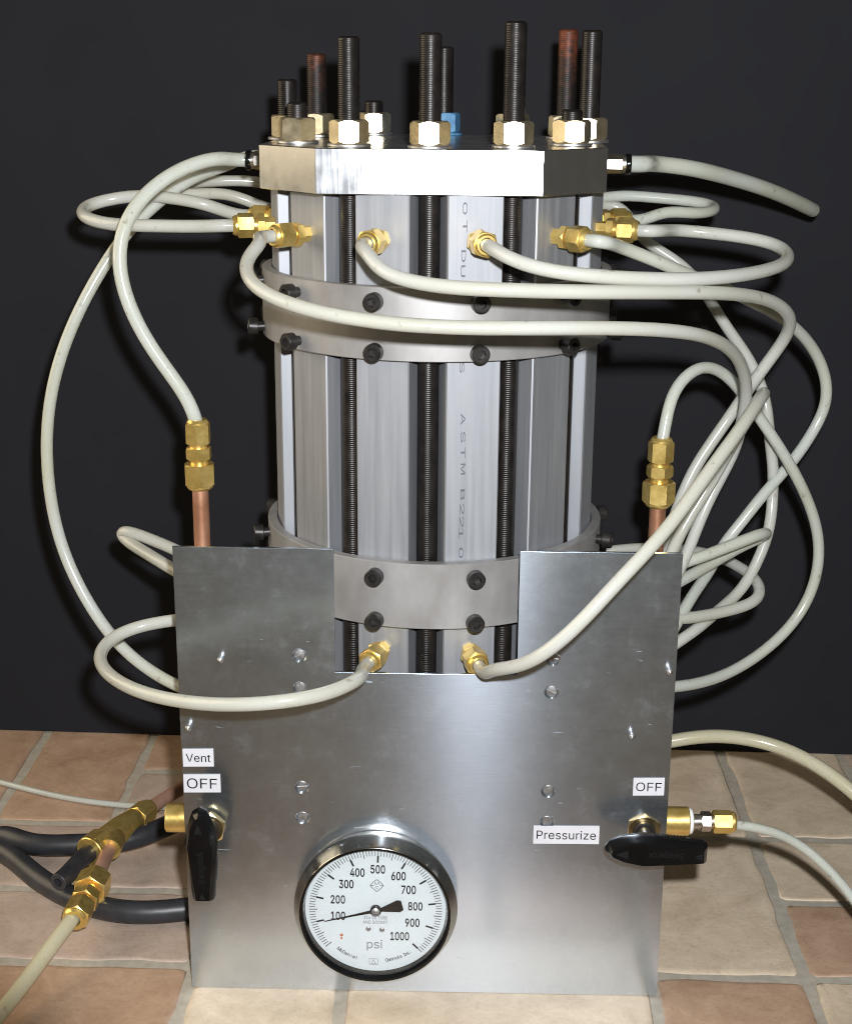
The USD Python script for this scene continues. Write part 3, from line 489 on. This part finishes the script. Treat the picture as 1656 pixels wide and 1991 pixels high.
# ------------------------------------------------------------------ tubing, each length on its own
TUBES = {
    'front_left_upper': [[-0.1115,0.044,0.6],[-0.1234,0.0333,0.6],[-0.1166,0.012,0.6],[-0.1236,-0.01,0.5923],[-0.1223,-0.035,0.5822],[-0.1102,-0.058,0.5749],[-0.0912,-0.075,0.5694],[-0.0636,-0.09,0.565],[-0.0238,-0.1,0.561],[0.0217,-0.103,0.5592],[0.0709,-0.098,0.5584],[0.1154,-0.082,0.556],[0.1564,-0.055,0.5504],[0.1907,-0.02,0.5404],[0.2183,0.02,0.5232],[0.2356,0.055,0.5013],[0.2456,0.085,0.4741],[0.2476,0.105,0.4469],[0.2462,0.115,0.4255],[0.2286,0.115,0.3845],[0.2112,0.1,0.3455],[0.1993,0.09,0.3225]],
    'second_upper': [[-0.0426,-0.0005,0.6],[-0.0475,-0.0157,0.6],[-0.0415,-0.03,0.5976],[-0.0348,-0.045,0.5896],[-0.0147,-0.062,0.5832],[0.0121,-0.076,0.581],[0.0418,-0.081,0.5802],[0.0886,-0.075,0.5784],[0.1414,-0.055,0.5756],[0.1879,-0.025,0.5713],[0.2241,0.012,0.5644],[0.2523,0.045,0.5545],[0.2711,0.072,0.5401],[0.276,0.095,0.5226],[0.269,0.11,0.5021],[0.2604,0.115,0.4859],[0.2516,0.13,0.463],[0.2341,0.13,0.434],[0.2184,0.125,0.4102],[0.2065,0.118,0.3857],[0.197,0.105,0.3612],[0.1918,0.095,0.3383]],
    'third_upper': [[0.0393,-0.0047,0.6],[0.0427,-0.0203,0.6],[0.0568,-0.042,0.594],[0.0834,-0.054,0.5885],[0.1247,-0.05,0.5843],[0.1725,-0.03,0.5809],[0.218,0.005,0.5794],[0.2488,0.038,0.5804],[0.2655,0.066,0.5837],[0.2665,0.09,0.5889],[0.2539,0.108,0.5926],[0.2245,0.12,0.5958],[0.1895,0.125,0.5982],[0.1721,0.0967,0.6],[0.1569,0.1016,0.6]],
    'fourth_upper': [[0.1124,0.0327,0.6],[0.1231,0.0208,0.6],[0.136,0.045,0.5946],[0.1648,0.06,0.583],[0.1955,0.08,0.5693],[0.2282,0.105,0.5556],[0.2584,0.13,0.5409],[0.2913,0.16,0.522],[0.3245,0.19,0.4913],[0.3384,0.2,0.4653],[0.3403,0.2,0.4475],[0.3345,0.2,0.4285],[0.3165,0.19,0.4023],[0.3009,0.18,0.3871],[0.2817,0.17,0.368],[0.2643,0.165,0.3452],[0.2501,0.16,0.3278],[0.242,0.15,0.3155],[0.229,0.13,0.3064],[0.212,0.1,0.2968],[0.1979,0.08,0.2821]],
    'rear_right_long': [[0.1237,0.2566,0.6],[0.1356,0.2673,0.6],[0.165,0.275,0.605],[0.1824,0.26,0.58],[0.214,0.25,0.5594],[0.2334,0.24,0.5405],[0.2436,0.23,0.5248],[0.2556,0.22,0.5062],[0.2696,0.2,0.486],[0.2793,0.19,0.4669],[0.2846,0.18,0.447],[0.2899,0.18,0.4159],[0.2943,0.18,0.3934],[0.2955,0.18,0.3707],[0.2927,0.17,0.3438],[0.2816,0.16,0.3147],[0.2675,0.15,0.2935],[0.2471,0.13,0.2845],[0.2285,0.11,0.2774],[0.2064,0.09,0.2706],[0.1886,0.08,0.2619]],
    'rear_right_short_loop': [[0.1611,0.1835,0.6],[0.1767,0.1869,0.6],[0.1919,0.195,0.6061],[0.2139,0.2,0.6045],[0.2327,0.215,0.6042],[0.2423,0.23,0.6059],[0.2389,0.245,0.608],[0.2185,0.255,0.6104],[0.1886,0.262,0.6123],[0.1627,0.268,0.6129],[0.12,0.29,0.603],[0.0597,0.3163,0.6],[0.0548,0.3011,0.6]],
    'front_lower_right': [[0.0393,-0.0047,0.288],[0.0427,-0.0203,0.288],[0.048,-0.05,0.3032],[0.0618,-0.074,0.3158],[0.078,-0.092,0.3315],[0.101,-0.1,0.3563],[0.1284,-0.092,0.3852],[0.1614,-0.07,0.4138],[0.193,-0.04,0.4451],[0.2236,-0.004,0.472],[0.2429,0.03,0.4841],[0.2525,0.055,0.4854],[0.2543,0.072,0.4798],[0.2497,0.085,0.4619],[0.2374,0.09,0.4339],[0.2214,0.09,0.4002],[0.2076,0.085,0.3783],[0.198,0.08,0.3606],[0.1899,0.07,0.3467],[0.182,0.06,0.3287]],
    'lower_right_pointed_loop': [[0.1921,0.1,0.33],[0.2118,0.1,0.3359],[0.235,0.11,0.3411],[0.2576,0.12,0.3468],[0.2764,0.13,0.3504],[0.2856,0.145,0.3466],[0.2848,0.155,0.3407],[0.2647,0.15,0.3326],[0.2408,0.135,0.3242],[0.2145,0.11,0.3196],[0.1915,0.09,0.3137]],
    'lower_right_loop': [[0.1464,0.29,0.2782],[0.1802,0.29,0.2831],[0.2076,0.28,0.2886],[0.232,0.265,0.2922],[0.2505,0.24,0.2976],[0.2669,0.21,0.3],[0.279,0.18,0.2994],[0.2841,0.155,0.2965],[0.2793,0.135,0.2912],[0.2574,0.12,0.2879],[0.232,0.105,0.2879],[0.2078,0.09,0.2903],[0.1828,0.08,0.2931]],
    'right_union': [[0.1814,0.08,0.437],[0.1847,0.085,0.4553],[0.1882,0.09,0.4713],[0.1967,0.1,0.484],[0.2092,0.11,0.4918],[0.2199,0.12,0.4924],[0.2327,0.13,0.4872],[0.2488,0.14,0.4736],[0.2673,0.145,0.4504],[0.2882,0.15,0.4225],[0.3103,0.16,0.39],[0.3286,0.17,0.3556],[0.3376,0.175,0.3264],[0.3368,0.175,0.2935],[0.323,0.17,0.262],[0.2946,0.155,0.2381],[0.2592,0.13,0.2268],[0.2285,0.105,0.2274],[0.2035,0.085,0.2323],[0.1801,0.07,0.2368]],
    'floor_right_large': [[0.1951,0.2,0.1226],[0.2287,0.2,0.1291],[0.2558,0.2,0.1335],[0.2888,0.2,0.1322],[0.3246,0.19,0.127],[0.3529,0.17,0.1192],[0.3762,0.15,0.1073],[0.4044,0.13,0.0849]],
    'floor_right_small': [[0.2405,0.0185,0.1436],[0.2552,0.019,0.1419],[0.27,0.02,0.1383],[0.2947,0.025,0.126],[0.3197,0.02,0.1078],[0.3441,0.01,0.0814],[0.3647,0.0,0.0503]],
    'right_push': [[0.1559,0.1427,0.6468],[0.1689,0.142,0.6468],[0.1729,0.165,0.6462],[0.2,0.18,0.6431],[0.2392,0.21,0.6346],[0.2827,0.25,0.622],[0.3268,0.3,0.6057],[0.3488,0.33,0.5965]],
    'left_push': [[-0.1437,0.1579,0.6468],[-0.1547,0.1585,0.6468],[-0.1632,0.14,0.6492],[-0.1797,0.13,0.6457],[-0.2013,0.115,0.635],[-0.2188,0.1,0.6189],[-0.2289,0.09,0.6014],[-0.233,0.085,0.579],[-0.2297,0.08,0.5566],[-0.222,0.08,0.5333],[-0.2087,0.08,0.5082],[-0.1932,0.08,0.4852],[-0.1836,0.08,0.4692],[-0.1777,0.08,0.448]],
    'rear_left_push': [[-0.1406,0.2198,0.6468],[-0.1516,0.2204,0.6466],[-0.1681,0.235,0.6385],[-0.1862,0.225,0.6331],[-0.2078,0.21,0.6215],[-0.2301,0.2,0.6039],[-0.2482,0.19,0.5852],[-0.2665,0.18,0.5591],[-0.2875,0.17,0.5217],[-0.3061,0.165,0.4764],[-0.3157,0.16,0.4296],[-0.3162,0.155,0.3778],[-0.3078,0.15,0.3296],[-0.2886,0.14,0.2873],[-0.2592,0.125,0.2506],[-0.2313,0.11,0.2333],[-0.2055,0.095,0.2256],[-0.1799,0.08,0.2242]],
    'left_upper_loop': [[-0.1489,0.1171,0.6],[-0.1645,0.1137,0.6],[-0.1721,0.12,0.5989],[-0.2126,0.125,0.5985],[-0.2466,0.135,0.5984],[-0.2678,0.15,0.6004],[-0.2791,0.17,0.6041],[-0.2775,0.19,0.6085],[-0.2593,0.2,0.6128],[-0.2338,0.2,0.6155],[-0.2077,0.195,0.6136],[-0.1816,0.188,0.6098],[-0.1599,0.2039,0.6],[-0.1447,0.199,0.6]],
    'rear_left_loop': [[-0.0271,0.3053,0.6],[-0.0305,0.3209,0.6],[-0.08,0.315,0.602],[-0.1522,0.3,0.6202],[-0.1879,0.295,0.6208],[-0.2113,0.285,0.6195],[-0.2277,0.275,0.6166],[-0.2313,0.262,0.6145],[-0.2235,0.25,0.6133],[-0.1986,0.245,0.6135],[-0.168,0.245,0.6132],[-0.135,0.252,0.6],[-0.1109,0.2798,0.6],[-0.1002,0.2679,0.6]],
    'left_lower_pointed_loop': [[-0.1901,0.17,0.3054],[-0.2196,0.175,0.3194],[-0.2425,0.185,0.3253],[-0.2615,0.19,0.3301],[-0.2705,0.2,0.3255],[-0.2652,0.195,0.3219],[-0.2449,0.17,0.3189],[-0.2122,0.13,0.3162],[-0.1796,0.1,0.3117]],
    'left_lower_front_loop': [[-0.0426,-0.0005,0.288],[-0.0475,-0.0157,0.288],[-0.0474,-0.048,0.2956],[-0.0609,-0.07,0.2964],[-0.0812,-0.088,0.2975],[-0.1021,-0.094,0.2966],[-0.1352,-0.086,0.2908],[-0.1709,-0.066,0.2838],[-0.2053,-0.04,0.2788],[-0.2338,-0.008,0.2762],[-0.252,0.026,0.276],[-0.2546,0.05,0.2782],[-0.2455,0.07,0.2817],[-0.2275,0.08,0.285],[-0.2024,0.08,0.2896],[-0.1733,0.08,0.2925]],
    'floor_left_thin': [[-0.4781,0.365,0.004],[-0.4416,0.3505,0.004],[-0.3813,0.3233,0.004],[-0.3361,0.3086,0.004],[-0.2982,0.3016,0.004],[-0.2542,0.2878,0.01]],
    'floor_left_large': [[-0.2932,0.066,0.03],[-0.3057,0.0207,0.025],[-0.3172,-0.0214,0.019],[-0.3271,-0.0529,0.0145],[-0.3388,-0.0945,0.0095]],
    'black_hose': [[-0.1739,0.1089,0.011],[-0.2067,0.1019,0.011],[-0.2438,0.0957,0.011],[-0.2785,0.101,0.011],[-0.3175,0.1229,0.011],[-0.3593,0.1607,0.011],[-0.3959,0.1988,0.011],[-0.4116,0.2124,0.014],[-0.4048,0.2151,0.018],[-0.3761,0.1994,0.02],[-0.3269,0.1953,0.02],[-0.2783,0.2046,0.02],[-0.2446,0.2345,0.02],[-0.2137,0.2594,0.02]],
}
LAB = {
 'front_left_upper': ('nylon', .0047, 'cream tube leaving the leftmost front fitting, sweeping across the upper ring to the right'),
 'second_upper': ('nylon', .0048, 'cream tube from the front fitting left of centre, passing just above the upper ring'),
 'third_upper': ('nylon', .0048, 'tube looping out from the fitting beside the printed letters and back to the vessel'),
 'fourth_upper': ('nylon_clear', .0048, 'clear tube making the widest upper right bend, then slanting down behind the panel'),
 'rear_right_long': ('nylon', .0048, 'long tube from behind the vessel curving down through the tangle at right'),
 'rear_right_short_loop': ('nylon_clear', .0046, 'short flat loop behind the vessel below the lid at right'),
 'front_lower_right': ('nylon', .0048, 'cream tube rising diagonally in front of the panel from the lower right fitting'),
 'lower_right_pointed_loop': ('nylon_clear', .0048, 'tube folded to a point above the right edge of the panel'),
 'lower_right_loop': ('nylon', .0048, 'round tube loop sticking out beyond the right edge of the panel'),
 'right_union': ('nylon_clear', .0047, 'tube arching up from the right brass union and bowing widest down the right side'),
 'floor_right_large': ('nylon_cream', .0062, 'thick cream hose leaving the panel to the right above the floor'),
 'floor_right_small': ('nylon_clear', .0038, 'thin pale tube curving away from the pressure valve to the right'),
 'right_push': ('nylon_clear', .0064, 'thick open ended tube from the black collar at the lid\'s right side'),
 'left_push': ('nylon_clear', .0054, 'tube from the black collar at the lid\'s left down to the marked union'),
 'rear_left_push': ('nylon_clear', .0050, 'long tube bowing widest at the far left down behind the panel'),
 'left_upper_loop': ('nylon', .0050, 'flat tube loop joining two fittings on the vessel\'s left side'),
 'rear_left_loop': ('nylon', .0048, 'short tube loop behind the vessel just below the lid at left'),
 'left_lower_pointed_loop': ('nylon', .0052, 'tube folded to a point beside the top left corner of the panel'),
 'left_lower_front_loop': ('nylon', .0050, 'tube from the lower left fitting looping round the panel\'s left edge'),
 'floor_left_thin': ('nylon_clear', .0030, 'thin pale tube lying on the tiles behind the brass tee'),
 'floor_left_large': ('nylon_cream', .0064, 'tube running from the brass tee\'s lower union to the bottom left corner'),
}
for key, (m, r, label) in LAB.items():
    P = np.array(TUBES[key])
    t = thing('plastic_tube', label, 'tube', P[0])
    part(t, 'hose', tube(P - P[0], r), m, smooth=40)
P = np.array(TUBES['black_hose'])
bh = thing('rubber_hose', 'black rubber hose looping over the floor behind the brass tee', 'hose', P[0])
part(bh, 'hose', tube(P - P[0], .0100, 22), 'black_rubber', smooth=40)
